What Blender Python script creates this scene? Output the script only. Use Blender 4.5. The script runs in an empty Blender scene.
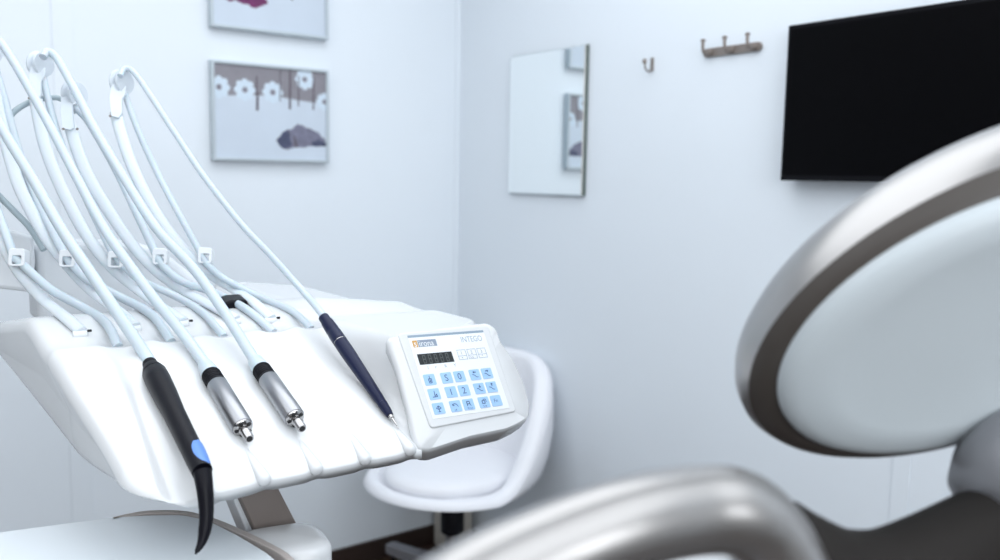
import bpy, bmesh, math, random
from mathutils import Vector, Matrix
random.seed(4)
PI = math.pi
sc = bpy.context.scene
COL = sc.collection

# ------------------------------------------------------------------ camera
FPX, YAW, PIT, ROL = 870.4739, math.radians(53.26185), math.radians(-6.7751), math.radians(0.9798)
CAM = Vector((0, 0, 1.4))
F = Vector((math.cos(PIT)*math.cos(YAW), math.cos(PIT)*math.sin(YAW), math.sin(PIT)))
R0 = Vector((math.sin(YAW), -math.cos(YAW), 0)); U0 = R0.cross(F)
R = R0*math.cos(ROL) + U0*math.sin(ROL)
U = U0*math.cos(ROL) - R0*math.sin(ROL)
cd = bpy.data.cameras.new('camera'); cam = bpy.data.objects.new('camera', cd); COL.objects.link(cam)
cam.matrix_world = Matrix(((R.x, U.x, -F.x, CAM.x), (R.y, U.y, -F.y, CAM.y), (R.z, U.z, -F.z, CAM.z), (0, 0, 0, 1)))
cd.sensor_width = 36; cd.lens = FPX*36/1000; cd.clip_start = 0.02
cd.dof.use_dof = True; cd.dof.focus_distance = 1.06; cd.dof.aperture_fstop = (cd.lens/1000)/0.0080
sc.camera = cam

def ray(u, v): return F + R*((u-500)/FPX) - U*((v-280)/FPX)
def atX(u, v, X): d = ray(u, v); return CAM + d*(X/d.x)
def atY(u, v, Y): d = ray(u, v); return CAM + d*(Y/d.y)
def atZ(u, v, Z): d = ray(u, v); return CAM + d*((Z-CAM.z)/d.z)
def atD(u, v, D): return CAM + ray(u, v)*D

# ------------------------------------------------------------------ materials
def mat(name, col, rough=.5, metal=0., spec=.5, noise=0., nscale=30., trans=0., alpha=1., coat=0., bump=0., bscale=200., sss=0.):
    m = bpy.data.materials.new(name); m.use_nodes = True
    nt = m.node_tree; b = nt.nodes['Principled BSDF']
    b.inputs['Base Color'].default_value = (*col, 1); b.inputs['Roughness'].default_value = rough
    b.inputs['Metallic'].default_value = metal; b.inputs['Specular IOR Level'].default_value = spec
    b.inputs['Transmission Weight'].default_value = trans; b.inputs['Alpha'].default_value = alpha
    b.inputs['Coat Weight'].default_value = coat; b.inputs['Coat Roughness'].default_value = .08
    if sss: b.inputs['Subsurface Weight'].default_value = sss; b.inputs['Subsurface Scale'].default_value = .01
    tc = nt.nodes.new('ShaderNodeTexCoord')
    if noise:
        n = nt.nodes.new('ShaderNodeTexNoise'); n.inputs['Scale'].default_value = nscale; n.inputs['Detail'].default_value = 4
        mx = nt.nodes.new('ShaderNodeMix'); mx.data_type = 'RGBA'
        mx.inputs[6].default_value = (*[c*(1-noise) for c in col], 1); mx.inputs[7].default_value = (*[min(1, c*(1+noise)) for c in col], 1)
        nt.links.new(tc.outputs['Object'], n.inputs['Vector']); nt.links.new(n.outputs['Fac'], mx.inputs[0]); nt.links.new(mx.outputs[2], b.inputs['Base Color'])
    if bump:
        n = nt.nodes.new('ShaderNodeTexNoise'); n.inputs['Scale'].default_value = bscale; n.inputs['Detail'].default_value = 3
        bp = nt.nodes.new('ShaderNodeBump'); bp.inputs['Strength'].default_value = bump; bp.inputs['Distance'].default_value = .001
        nt.links.new(tc.outputs['Object'], n.inputs['Vector']); nt.links.new(n.outputs['Fac'], bp.inputs['Height']); nt.links.new(bp.outputs['Normal'], b.inputs['Normal'])
    return m

M = {}
M['wall'] = mat('wall_paint', (.76, .815, .87), .55, noise=.015, nscale=3, bump=.15, bscale=350)
M['wall_back'] = mat('back_wall_paint', (.40, .39, .38), .6, noise=.01, nscale=3)
M['ceiling'] = mat('ceiling_paint', (.75, .78, .80), .8, noise=.01, nscale=4)
M['trim'] = mat('panel_strip', (.76, .815, .87), .5, noise=.01, nscale=5)
M['base'] = mat('skirting_tile', (.035, .022, .018), .45, noise=.25, nscale=14)
M['body'] = mat('white_lacquer', (.66, .675, .69), .22, noise=.005, nscale=5, coat=.25)
M['body_matt'] = mat('white_plastic', (.71, .74, .77), .35, noise=.006, nscale=8)
M['arm'] = mat('white_arm_plastic', (.62, .68, .73), .3, noise=.01, nscale=10, sss=.1)
M['hose'] = mat('pale_hose', (.50, .58, .64), .35, noise=.01, nscale=20, sss=.15)
M['hose_grey'] = mat('grey_hose', (.38, .46, .50), .35, noise=.01, nscale=20)
M['clip'] = mat('clear_plastic', (.74, .80, .86), .3, noise=.01, nscale=20, trans=.25)
M['black'] = mat('black_plastic', (.0035, .0035, .007), .38, spec=.16, noise=.08, nscale=60, bump=.15, bscale=900)
M['rubber'] = mat('black_rubber', (.005, .005, .008), .55, spec=.15, noise=.1, nscale=60)
M['navy'] = mat('navy_plastic', (.006, .010, .040), .34, spec=.2, noise=.05, nscale=60)
M['blue'] = mat('blue_button', (.10, .24, .64), .4, noise=.03, nscale=80)
M['steel'] = mat('brushed_steel', (.36, .365, .385), .34, metal=1, noise=.02, nscale=90)
M['chrome'] = mat('chrome', (.45, .44, .44), .14, metal=1, noise=.01, nscale=60)
M['dark'] = mat('dark_void', (.008, .008, .01), .6, noise=.05)
M['rim'] = mat('warm_grey_rim', (.42, .38, .36), .35, noise=.03, nscale=20)
M['taupe'] = mat('taupe_metal', (.20, .17, .155), .5, noise=.03, nscale=20)
M['silver'] = mat('satin_silver_lacquer', (.36, .35, .345), .32, metal=.9, noise=.01, nscale=6)
M['cove_shade'] = mat('painted_rim_shade', (.05, .042, .037), .45, noise=.04, nscale=12)  # shade between headrest pad and rim, painted as dark taupe
M['shellgrey'] = mat('grey_joint_plastic', (.25, .255, .275), .38, metal=.3, noise=.02, nscale=12)
M['darkband'] = mat('dark_bracket_lacquer', (.014, .012, .011), .6, spec=.15, noise=.05, nscale=12)
M['pad'] = mat('pale_back_shell', (.50, .55, .58), .42, noise=.015, nscale=9, bump=.1, bscale=300)
M['leather'] = mat('white_leather', (.80, .81, .85), .42, noise=.015, nscale=25, bump=.25, bscale=260)
M['grey'] = mat('grey_aluminium', (.24, .24, .26), .45, metal=.3, noise=.03, nscale=20)
M['bin'] = mat('cream_enamel', (.55, .52, .47), .5, noise=.03, nscale=14)
M['tray'] = mat('tray_white', (.68, .73, .77), .3, noise=.01, nscale=10)
M['frame'] = mat('aluminium_frame', (.50, .56, .60), .4, metal=.35, noise=.02, nscale=30)
M['bronze'] = mat('brushed_nickel', (.27, .235, .215), .42, metal=.6, noise=.06, nscale=60)
M['screen'] = mat('black_screen', (.0015, .0015, .0022), .35, spec=.05, noise=.05)
M['bezel'] = mat('black_bezel', (.004, .004, .006), .35, spec=.12, noise=.05)
M['mirror'] = mat('mirror_glass', (.90, .93, .93), .004, metal=1, noise=.002, nscale=2)
M['glassedge'] = mat('glass_edge', (.06, .09, .08), .2, noise=.05)
M['foil'] = mat('keypad_foil', (.76, .79, .82), .3, noise=.004, nscale=10)
M['key'] = mat('key_blue', (.33, .53, .82), .4, noise=.01, nscale=60)
M['ink'] = mat('print_navy', (.05, .10, .22), .5, noise=.02)
M['inkgrey'] = mat('print_grey', (.22, .27, .35), .5, noise=.02)
M['inkpale'] = mat('print_pale', (.30, .37, .46), .5, noise=.02)
M['stripe'] = mat('stripe_slate', (.24, .32, .40), .5, noise=.02)
M['orange'] = mat('print_amber', (.55, .30, .06), .5, noise=.02)
M['lcd'] = mat('display_black', (.02, .024, .026), .2, noise=.1, nscale=300)
M['seg'] = mat('display_segments', (.06, .07, .07), .3, noise=.1, nscale=300)
M['snow'] = mat('print_snow', (.57, .64, .73), .45, noise=.05, nscale=12)
M['mauve'] = mat('print_mauve', (.24, .23, .26), .5, noise=.12, nscale=60)
M['petal'] = mat('print_petal', (.60, .70, .80), .5, noise=.02)
M['petalc'] = mat('print_petal_centre', (.22, .21, .25), .5, noise=.05)
M['stem'] = mat('print_stem', (.10, .08, .10), .5, noise=.1)
M['rock'] = mat('print_rock', (.17, .17, .24), .5, noise=.5, nscale=45)
M['rockd'] = mat('print_rock_dark', (.06, .07, .13), .5, noise=.5, nscale=60)
M['plum'] = mat('print_plum', (.13, .012, .09), .5, noise=.6, nscale=50)
M['plumd'] = mat('print_plum_dark', (.03, .008, .03), .5, noise=.5, nscale=60)

def floor_mat():
    m = bpy.data.materials.new('brown_tile'); m.use_nodes = True; nt = m.node_tree; b = nt.nodes['Principled BSDF']
    tc = nt.nodes.new('ShaderNodeTexCoord'); br = nt.nodes.new('ShaderNodeTexBrick')
    br.offset = 0; br.inputs['Scale'].default_value = 1; br.inputs['Brick Width'].default_value = .33; br.inputs['Row Height'].default_value = .33
    br.inputs['Mortar Size'].default_value = .004; br.inputs['Color1'].default_value = (.06, .036, .027, 1); br.inputs['Color2'].default_value = (.05, .03, .023, 1)
    br.inputs['Mortar'].default_value = (.25, .21, .19, 1)
    n = nt.nodes.new('ShaderNodeTexNoise'); n.inputs['Scale'].default_value = 9
    mx = nt.nodes.new('ShaderNodeMix'); mx.data_type = 'RGBA'; mx.blend_type = 'MULTIPLY'; mx.inputs[0].default_value = .4
    nt.links.new(tc.outputs['Object'], br.inputs['Vector']); nt.links.new(tc.outputs['Object'], n.inputs['Vector'])
    nt.links.new(br.outputs['Color'], mx.inputs[6]); nt.links.new(n.outputs['Color'], mx.inputs[7]); nt.links.new(mx.outputs[2], b.inputs['Base Color'])
    b.inputs['Roughness'].default_value = .4
    return m
M['floor'] = floor_mat()

# ------------------------------------------------------------------ mesh helpers
class MB:
    def __init__(s): s.v = []; s.f = []; s.mi = []; s.mats = []
    def m(s, name):
        if name not in s.mats: s.mats.append(name)
        return s.mats.index(name)
    def add(s, vs, fs, m):
        o = len(s.v); k = s.m(m)
        s.v += [tuple(v) for v in vs]
        for f in fs: s.f.append(tuple(i+o for i in f)); s.mi.append(k)
    def build(s, name, parent=None, smooth=True, bevel=0., seg=3, angle=40, subsurf=0):
        cen = Vector((0, 0, 0))
        me = bpy.data.meshes.new(name)
        me.from_pydata(s.v, [], s.f); me.update()
        for k in s.mats: me.materials.append(M[k])
        me.polygons.foreach_set('material_index', s.mi)
        bm = bmesh.new(); bm.from_mesh(me); bmesh.ops.recalc_face_normals(bm, faces=bm.faces); bm.to_mesh(me); bm.free()
        if smooth: me.polygons.foreach_set('use_smooth', [True]*len(me.polygons))
        o = bpy.data.objects.new(name, me); COL.objects.link(o)
        if parent:
            o.parent = parent; o.matrix_parent_inverse = parent.matrix_world.inverted()
        if bevel:
            b = o.modifiers.new('bevel', 'BEVEL'); b.width = bevel; b.segments = seg; b.limit_method = 'ANGLE'; b.angle_limit = math.radians(angle)
            b.harden_normals = False
        if subsurf:
            b = o.modifiers.new('sub', 'SUBSURF'); b.levels = subsurf; b.render_levels = subsurf
        if smooth:
            es = math.radians(42)
            bm = bmesh.new(); bm.from_mesh(me)
            for e in bm.edges:
                if len(e.link_faces) == 2 and e.calc_face_angle(0) > es: e.smooth = False
            bm.to_mesh(me); bm.free()
        return o
    def box(s, a, b, m, X=Vector((1, 0, 0)), Y=Vector((0, 1, 0)), Z=Vector((0, 0, 1)), o=Vector((0, 0, 0))):
        vs = [o + X*x + Y*y + Z*z for z in (a[2], b[2]) for y in (a[1], b[1]) for x in (a[0], b[0])]
        s.add(vs, [(0, 1, 3, 2), (4, 6, 7, 5), (0, 4, 5, 1), (2, 3, 7, 6), (0, 2, 6, 4), (1, 5, 7, 3)], m)
    def prism(s, pts, ext, m):
        n = len(pts); vs = [Vector(p) for p in pts] + [Vector(p)+ext for p in pts]
        s.add(vs, [tuple(range(n)), tuple(range(n, 2*n))[::-1]] + [(i, (i+1) % n, (i+1) % n+n, i+n) for i in range(n)], m)
    def loft(s, rings, m, cap=True, closed=True):
        n = len(rings[0]); vs = [p for r in rings for p in r]; fs = []
        for i in range(len(rings)-1):
            for j in range(n if closed else n-1):
                fs.append((i*n+j, i*n+(j+1) % n, (i+1)*n+(j+1) % n, (i+1)*n+j))
        if cap: fs += [tuple(range(n)), tuple(range((len(rings)-1)*n, len(rings)*n))]
        s.add(vs, fs, m)
    def tube(s, pts, r, m, n=12, sub=8, flat=None, side=None, smooth=True):
        P = catmull(pts, sub) if smooth and len(pts) > 2 else [Vector(p) for p in pts]
        N = len(P)
        rr = r if callable(r) else (lambda t: r)
        rings = []; up = None
        for i, p in enumerate(P):
            t = (P[min(i+1, N-1)] - P[max(i-1, 0)]).normalized()
            if up is None:
                up = Vector(side) if side else (Vector((0, 0, 1)) if abs(t.z) < .9 else Vector((1, 0, 0)))
            if side: up = Vector(side)
            up = (up - t*up.dot(t)).normalized(); b = t.cross(up)
            q = rr(i/(N-1)); w = q*(flat or 1)
            rings.append([p + up*(w*math.cos(2*PI*k/n)) + b*(q*math.sin(2*PI*k/n)) for k in range(n)])
        s.loft(rings, m)
    def lathe(s, A, B, prof, m, n=24, sx=1.):
        """prof: (distance along A>B, radius[, material])"""
        A = Vector(A); d = (Vector(B)-A).normalized()
        u = Vector((0, 0, 1)) if abs(d.z) < .9 else Vector((1, 0, 0)); u = (u-d*u.dot(d)).normalized(); b = d.cross(u)
        rings = [[A + d*q[0] + (u*math.cos(2*PI*k/n) + b*math.sin(2*PI*k/n)*sx)*max(q[1], 1e-5) for k in range(n)] for q in prof]
        s.loft(rings, m)

def catmull(pts, sub=8):
    P = [Vector(p) for p in pts]; P = [P[0]*2-P[1]] + P + [P[-1]*2-P[-2]]; out = []
    for i in range(1, len(P)-2):
        for k in range(sub):
            t = k/sub; a, b, c, d = P[i-1], P[i], P[i+1], P[i+2]
            out.append(.5*((2*b) + (c-a)*t + (2*a-5*b+4*c-d)*t*t + (3*b-a-3*c+d)*t**3))
    out.append(P[-2]); return out

def tag(o, label, cat, group=None, kind=None):
    o['label'] = label
    if cat: o['category'] = cat
    if group: o['group'] = group
    if kind: o['kind'] = kind
    return o
def thing(name, loc, label, cat, group=None):
    o = bpy.data.objects.new(name, None); COL.objects.link(o); o.location = loc; o.empty_display_size = .05
    bpy.context.view_layer.update()
    return tag(o, label, cat, group)
def struct(o): o['kind'] = 'structure'; return o
def sst(x, a, b):
    t = min(1, max(0, (x-a)/(b-a))); return t*t*(3-2*t)
def text_pts(mb, body, size, O, ex, ey, n, m, lift=.0002, thick=.0002, align='LEFT', sx=1., shear=0.):
    c = bpy.data.curves.new('t', 'FONT'); c.body = body; c.size = size; c.align_x = align; c.extrude = 0; c.shear = shear; c.resolution_u = 3
    o = bpy.data.objects.new('t', c); COL.objects.link(o); bpy.context.view_layer.update()
    me = bpy.data.meshes.new_from_object(o.evaluated_get(bpy.context.evaluated_depsgraph_get()))
    mb.add([O + ex*(v.co.x*sx) + ey*v.co.y + n*lift for v in me.vertices], [tuple(p.vertices) for p in me.polygons], m)
    bpy.data.objects.remove(o); bpy.data.curves.remove(c); bpy.data.meshes.remove(me)

# ------------------------------------------------------------------ room
XW, YW, ZC = 1.826, 2.712, 2.65
X0, Y0 = -1.9, -1.9
b = MB(); b.box((X0-.1, Y0-.1, -.1), (XW+.1, YW+.1, 0), 'floor'); struct(b.build('floor', smooth=False))
b = MB(); b.box((X0-.1, Y0-.1, ZC), (XW+.1, YW+.1, ZC+.1), 'ceiling'); struct(b.build('ceiling', smooth=False))
b = MB(); b.box((X0-.1, YW, 0), (XW+.1, YW+.1, ZC), 'wall'); struct(b.build('wall_left', smooth=False))
b = MB(); b.box((XW, Y0-.1, 0), (XW+.1, YW, ZC), 'wall'); struct(b.build('wall_right', smooth=False))
b = MB(); b.box((X0-.1, Y0, 0), (X0, YW, ZC), 'wall_back'); struct(b.build('wall_back', smooth=False))
b = MB(); b.box((X0, Y0-.1, 0), (XW, Y0, ZC), 'wall_back'); struct(b.build('wall_front', smooth=False))
BH = .074
b = MB(); b.box((X0, YW-.012, 0), (XW-.012, YW, BH), 'base'); struct(b.build('baseboard_left', smooth=False, bevel=.002, seg=2))
b = MB(); b.box((XW-.012, Y0, 0), (XW, YW, BH), 'base'); struct(b.build('baseboard_right', smooth=False, bevel=.002, seg=2))
# panel cover strips
def strip(name, a, bb):
    m = MB(); m.box(a, bb, 'trim'); struct(m.build(name, smooth=False, bevel=.0015, seg=2))
xs1, xs2 = atY(50, 0, YW).x, atY(72.5, 0, YW).x
strip('trim_1', (xs1, YW-.003, BH), (xs2, YW, ZC))
y1, y2 = atX(912, 457, XW).y, atX(893.7, 457, XW).y
strip('trim_2', (XW-.003, y1, BH), (XW, y2, ZC))
strip('trim_3', (XW-.022, YW-.005, BH), (XW, YW, ZC))

# ------------------------------------------------------------------ pictures on the left wall
def picture(x0, x1, z0, z1, label, art):
    t = thing('framed_picture', ((x0+x1)/2, YW, z0), label, 'picture', 'framed prints on the left wall')
    fw, dp = .009, .028
    m = MB(); yf = YW-dp
    outer = [(x0, z0), (x1, z0), (x1, z1), (x0, z1)]; inner = [(x0+fw, z0+fw), (x1-fw, z0+fw), (x1-fw, z1-fw), (x0+fw, z1-fw)]
    v = [Vector((x, yf, z)) for x, z in outer] + [Vector((x, yf, z)) for x, z in inner] + [Vector((x, YW-.001, z)) for x, z in outer] + [Vector((x, yf+.007, z)) for x, z in inner]
    f = []
    for i in range(4):
        j = (i+1) % 4
        f += [(i, j, 4+j, 4+i), (i, 8+i, 8+j, j), (4+i, 4+j, 12+j, 12+i)]
    f += [(8, 11, 10, 9), (12, 13, 14, 15)]
    m.add(v, f, 'frame'); m.build('frame', t, smooth=False, bevel=.0012, seg=2)
    a = MB(); w, h = x1-x0-2*fw, z1-z0-2*fw
    ya = yf+.0065
    def P(u, vv, k): return Vector((x0+fw+u*w, ya-.0001*k, z1-fw-vv*h))
    def poly(pts, mm, k): a.add([P(u, vv, k) for u, vv in pts], [tuple(range(len(pts)))], mm)
    poly([(0, 0), (1, 0), (1, 1), (0, 1)], 'snow', 0)
    art(poly, w/h)
    a.build('art_print', t, smooth=False)
def flower(poly, cx, cy, r, asp, k=3, n=8, rot=0.):
    pts = []
    for i in range(n*8):
        th = 2*PI*i/(n*8)+rot; q = r*(.80+.22*abs(math.cos(n*th/2))**.7)
        pts.append((min(1, max(0, cx+q*math.cos(th)/asp)), min(1, max(0, cy+q*math.sin(th)))))
    poly(pts, 'petal', k)
    poly([(min(1, cx+r*.27*math.cos(2*PI*i/16)/asp), cy+r*.27*math.sin(2*PI*i/16)) for i in range(16)], 'petalc', k+1)
def blob(pts, poly, mm, k, jit=.012):
    out = []
    for i in range(len(pts)):
        x0, y0 = pts[i]; x1, y1 = pts[(i+1) % len(pts)]
        for q in range(4):
            t = q/4; out.append((min(1, x0+(x1-x0)*t+random.uniform(-jit, jit)), min(1, y0+(y1-y0)*t+random.uniform(-jit, jit))))
    poly(out, mm, k)
def art_low(poly, asp):
    poly([(0, 0), (1, 0), (1, .36), (.72, .33), (.5, .30), (.3, .315), (0, .345)], 'mauve', 1)
    for cx, cy, r in ((.04, .25, .12), (.26, .26, .12), (.505, .265, .12), (.80, .095, .115), (.985, .33, .10)): flower(poly, cx, cy, r, asp, rot=.2)
    for x, ya, yb, w in ((.365, .10, .30, .006), (.37, .28, .475, .010), (.575, .0, .36, .004), (.665, .0, .44, .008), (.745, .06, .40, .005), (.885, .06, .43, .006)):
        poly([(x-w, ya), (x+w, ya), (x+w*1.2-.006, yb), (x-w*1.2-.006, yb)], 'stem', 6)
    blob([(.535, .80), (.60, .70), (.68, .645), (.72, .60), (.80, .63), (.92, .68), (1, .79), (1, .835), (.88, .85), (.70, .87), (.59, .885)], poly, 'rock', 3, .012)
    blob([(.535, .80), (.60, .70), (.64, .68), (.67, .78), (.665, .86), (.59, .885)], poly, 'rockd', 4, .010)
    blob([(.85, .80), (.93, .76), (1, .80), (1, .835), (.88, .85)], poly, 'rockd', 4, .010)
    poly([(.69, .74), (.705, .74), (.73, .86), (.70, .86)], 'stem', 5)
def art_high(poly, asp):
    poly([(0, 0), (1, 0), (1, .30), (.6, .33), (0, .36)], 'mauve', 1)
    for cx, cy, r in ((.15, .18, .12), (.45, .22, .12), (.8, .16, .12)): flower(poly, cx, cy, r, asp)
    blob([(0, .42), (.12, .36), (.3, .4), (.41, .60), (.47, .72), (.36, .79), (.28, .76), (.19, .725), (.145, .755), (.09, .72), (.05, .66), (0, .64)], poly, 'plum', 3, .010)
    blob([(.10, .45), (.24, .50), (.30, .72), (.18, .65), (.10, .58)], poly, 'plumd', 4, .010)
    poly([(.655, .35), (.67, .35), (.70, .64), (.68, .65)], 'stem', 5)
px0, px1 = atY(211.3, 60, YW-.028).x, atY(329, 75, YW-.028).x
pz1, pz0 = atY(268, 64.5, YW-.028).z, atY(270, 161.5, YW-.028).z
picture(px0, px1, pz0, pz1, 'framed flower print with dark rock shape, lower picture of the two on left wall', art_low)
qz0 = atY(269, 33, YW-.02).z
picture(px0+.002, px1, qz0, qz0+(pz1-pz0), 'framed print with plum coloured shape on snow, upper picture cut by the top edge', art_high)

# ------------------------------------------------------------------ mirror, hooks, television on the right wall
my1, my0 = atX(509.5, 120, XW-.012).y, atX(584.5, 120, XW-.012).y
mz1, mz0 = atX(548, 50.5, XW-.015).z, atX(546, 194.5, XW-.015).z
t = thing('wall_mirror', (XW, (my0+my1)/2, mz0), 'frameless rectangular mirror on the right wall beside the room corner', 'mirror')
xm = XW-.012
m = MB(); v = [Vector((xm, my0, mz0)), Vector((xm, my1, mz0)), Vector((xm, my1, mz1)), Vector((xm, my0, mz1))]
e = .004
vi = [Vector((xm-.004, my0+e, mz0+e)), Vector((xm-.004, my1-e, mz0+e)), Vector((xm-.004, my1-e, mz1-e)), Vector((xm-.004, my0+e, mz1-e))]
m.add(v+vi, [(4, 5, 6, 7)] + [(i, (i+1) % 4, 4+(i+1) % 4, 4+i) for i in range(4)], 'mirror'); m.build('mirror_face', t, smooth=False)
m = MB(); m.box((xm+.0001, my0-.0004, mz0-.0004), (XW-.0005, my1+.0004, mz1+.0004), 'glassedge'); m.build('backing', t, smooth=False)

def hookpart(P, t=None):
    pass
# rail with three hooks
ry1, ry0 = atX(704.5, 52, XW).y, atX(763, 47, XW).y
rz1, rz0 = atX(733, 45.5, XW).z, atX(733, 54.5, XW).z
t = thing('hook_rail', (XW, (ry0+ry1)/2, rz0), 'brushed metal coat rail with three hooks left of the television', 'coat hooks')
m = MB(); hz = (rz1-rz0)/2; zc = (rz0+rz1)/2; pts = []
for k in range(9): th = PI/2 + PI*k/8; pts.append(Vector((XW-.0005, ry0+hz+hz*math.cos(th), zc+hz*math.sin(th))))
for k in range(9): th = -PI/2 + PI*k/8; pts.append(Vector((XW-.0005, ry1-hz+hz*math.cos(th), zc+hz*math.sin(th))))
m.prism(pts, Vector((-.006, 0, 0)), 'bronze'); m.build('back_plate', t, bevel=.001, seg=2)
for f in (.12, .5, .88):
    y = ry1+(ry0-ry1)*f
    m = MB(); B = Vector((XW-.006, y, zc))
    m.lathe(B, B+Vector((-1, 0, 0)), [(0, .010), (.004, .010), (.006, .006)], 'bronze', 14)
    m.tube([B+Vector((-.002, 0, -.002)), B+Vector((-.014, 0, -.004)), B+Vector((-.022, .002, .001)), B+Vector((-.025, .002, .016)), B+Vector((-.025, .002, .026))], .0042, 'bronze', 10)
    for q in (-1, 1): m.tube([B+Vector((-.025, .002, .022)), B+Vector((-.025, .002+q*.006, .030))], .003, 'bronze', 8)
    m.lathe(B+Vector((-.025, .002, .028)), B+Vector((-.025, .002, .05)), [(0, .0055), (.003, .0055), (.005, .002)], 'bronze', 10)
    m.build('hook', t)
# single hook
t = thing('wall_hook', atX(651, 66, XW), 'small single metal wall hook between the mirror and the hook rail', 'coat hook')
P = atX(652.5, 62, XW); w = .006; Pb = atX(652, 71.5, XW)
m = MB(); m.box((XW-.003, P.y-w, Pb.z), (XW-.0003, P.y+w, P.z+.012), 'bronze'); m.build('back_plate', t, bevel=.001, seg=2)
m = MB(); m.tube([Vector((XW-.002, P.y, Pb.z+.003)), Vector((XW-.014, P.y, Pb.z-.001)), Vector((XW-.026, P.y+.001, Pb.z+.006)), Vector((XW-.030, P.y+.001, Pb.z+.024))], .0026, 'bronze', 10, flat=None, side=(0, 1, 0))
m.lathe(Vector((XW-.030, P.y+.001, Pb.z+.018)), Vector((XW-.031, P.y+.001, Pb.z+.04)), [(0, .003), (.002, .006), (.012, .006), (.015, .002)], 'bronze', 12); m.build('hook', t)
# television
ty1 = atX(784.5, 100, XW-.05).y; tz1 = atX(787.5, 25.7, XW-.05).z; tz0 = atX(781.4, 180.4, XW-.05).z
ty0 = ty1-(tz1-tz0)*1.72
t = thing('television', (XW, (ty0+ty1)/2, tz0), 'flat black television hung on the right wall, switched off', 'television')
m = MB(); m.box((XW-.05, ty0, tz0), (XW-.02, ty1, tz1), 'bezel'); m.build('casing', t, smooth=False, bevel=.002, seg=2)
m = MB(); m.box((XW-.0508, ty0+.010, tz0+.012), (XW-.0495, ty1-.008, tz1-.010), 'screen'); m.build('screen', t, smooth=False)
m = MB(); m.box((XW-.021, (ty0+ty1)/2-.12, (tz0+tz1)/2-.10), (XW-.0005, (ty0+ty1)/2+.12, (tz0+tz1)/2+.10), 'bezel'); m.build('wall_bracket', t, smooth=False, bevel=.002, seg=2)

# ------------------------------------------------------------------ bin in the corner
m = MB()
t = thing('waste_bin', (XW-.14, YW-.15, 0), 'cream rectangular bin standing in the corner behind the white stool', 'bin')
bx0 = atY(433, 535, YW-.03).x; bx1 = min(XW-.02, atY(486, 520, YW-.15).x)
m.box((bx0, YW-.15, .004), (bx1, YW-.03, .26), 'bin'); m.build('body', t, bevel=.012, seg=3)
m = MB(); m.box((bx0-.003, YW-.153, .26), (bx1+.003, YW-.027, .285), 'bin'); m.build('lid', t, bevel=.008, seg=3)

# ------------------------------------------------------------------ stool
SZ = .485
SC = atZ(453, 463, SZ)
t = thing('operator_stool', (SC.x, SC.y, 0), 'white padded stool with wraparound backrest in front of the corner', 'stool')
def az(r, th): return Vector((math.cos(th)*r, math.sin(th)*r, 0))
rd_ = Vector((R0.x, R0.y, 0)); fd_ = Vector((F.x, F.y, 0)).normalized()
bdir = (rd_*.62+fd_*.78).normalized(); PH0 = math.atan2(bdir.y, bdir.x)
m = MB(); rings = []
for r, z in ((.0, -.055), (.18, -.055), (.209, -.045), (.219, -.030), (.218, -.014), (.207, -.002), (.17, .006), (.08, .010), (0, .011)):
    rings.append([SC + az(max(r, .001)*(1+.06*math.cos(2*(th-PH0))), th) + Vector((0, 0, z)) for th in [2*PI*k/64 for k in range(64)]])
m.loft(rings, 'leather'); m.build('seat', t)
m = MB(); NN = 96; rings = []
for k in range(NN):
    th = 2*PI*k/NN; c = math.cos(th-PH0)
    q = max(0., (c+.35)/1.35); h = -.036 + .36*(q*q*(3-2*q))
    ext = (h+.04)
    ro = .226+.03*ext+.012*max(0, c); tk = .052+.02*ext
    sec = [(.17, -.058), (ro-.016, -.045), (ro-.010, -.03+ext*.3), (ro+.03*ext, h-.012), (ro+.03*ext+.004, h+.002), (ro+.03*ext+tk*.5, h+.012), (ro+.03*ext+tk*.9, h+.006),
           (ro+.03*ext+tk*1.08, h-.012), (ro+.08*ext+tk*1.05, h*.6-.03), (ro+tk*.92, -.052+ext*.12), (ro-.01+tk*.3, -.068), (.15, -.073)]
    rings.append([SC + az(a, th) + Vector((0, 0, zz)) for a, zz in sec])
vs = [p for r in rings for p in r]; n = 12
m.add(vs, [(i*n+j, i*n+(j+1) % n, ((i+1) % NN)*n+(j+1) % n, ((i+1) % NN)*n+j) for i in range(NN) for j in range(n)], 'leather')
o = m.build('wraparound_backrest', t, subsurf=1)
for mp in o.data.edges: mp.use_edge_sharp = False
m = MB(); pp = []
for k in range(NN+1):
    th = 2*PI*k/NN; c = math.cos(th-PH0); q = max(0., (c+.35)/1.35); h = -.036 + .36*(q*q*(3-2*q)); ext = h+.04
    ro = .226+.03*ext+.012*max(0, c); tk = .052+.02*ext
    pp.append(SC + az(ro+.03*ext+tk*1.06, th) + Vector((0, 0, h-.014)))
m.tube(pp, .0016, 'leather', 6, smooth=False); m.build('seam', t)
CB = SC.copy(); 
m = MB(); m.lathe(Vector((SC.x, SC.y, SZ-.108)), Vector((SC.x, SC.y, 0)), [(0, .075), (.02, .075), (.045, .035), (.05, .038), (.12, .038), (.125, .03)], 'rubber', 24)
m.box((-.07, -.055, -.115), (.05, .055, -.068), 'rubber', o=SC, X=bdir, Y=Vector((-bdir.y, bdir.x, 0)))
m.build('tilt_mechanism', t, bevel=.003, seg=2)
m = MB(); LV = SC + Vector((0, 0, -.118)); m.tube([LV, LV-rd_*.10-fd_*.02, LV-rd_*.185-fd_*.03], .006, 'rubber', 10); m.lathe(LV-rd_*.165-fd_*.03, LV-rd_*.30-fd_*.03, [(0, .006), (.004, .010), (.03, .010), (.034, .005)], 'rubber', 12)
m.build('height_lever', t)
m = MB(); m.lathe(Vector((SC.x, SC.y, SZ-.2)), Vector((SC.x, SC.y, 0)), [(0, .022), (SZ-.31, .022), (SZ-.31, .03), (SZ-.2-.075, .036)], 'steel', 24); m.build('gas_column', t)
hub = Vector((SC.x, SC.y, 0))
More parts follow.
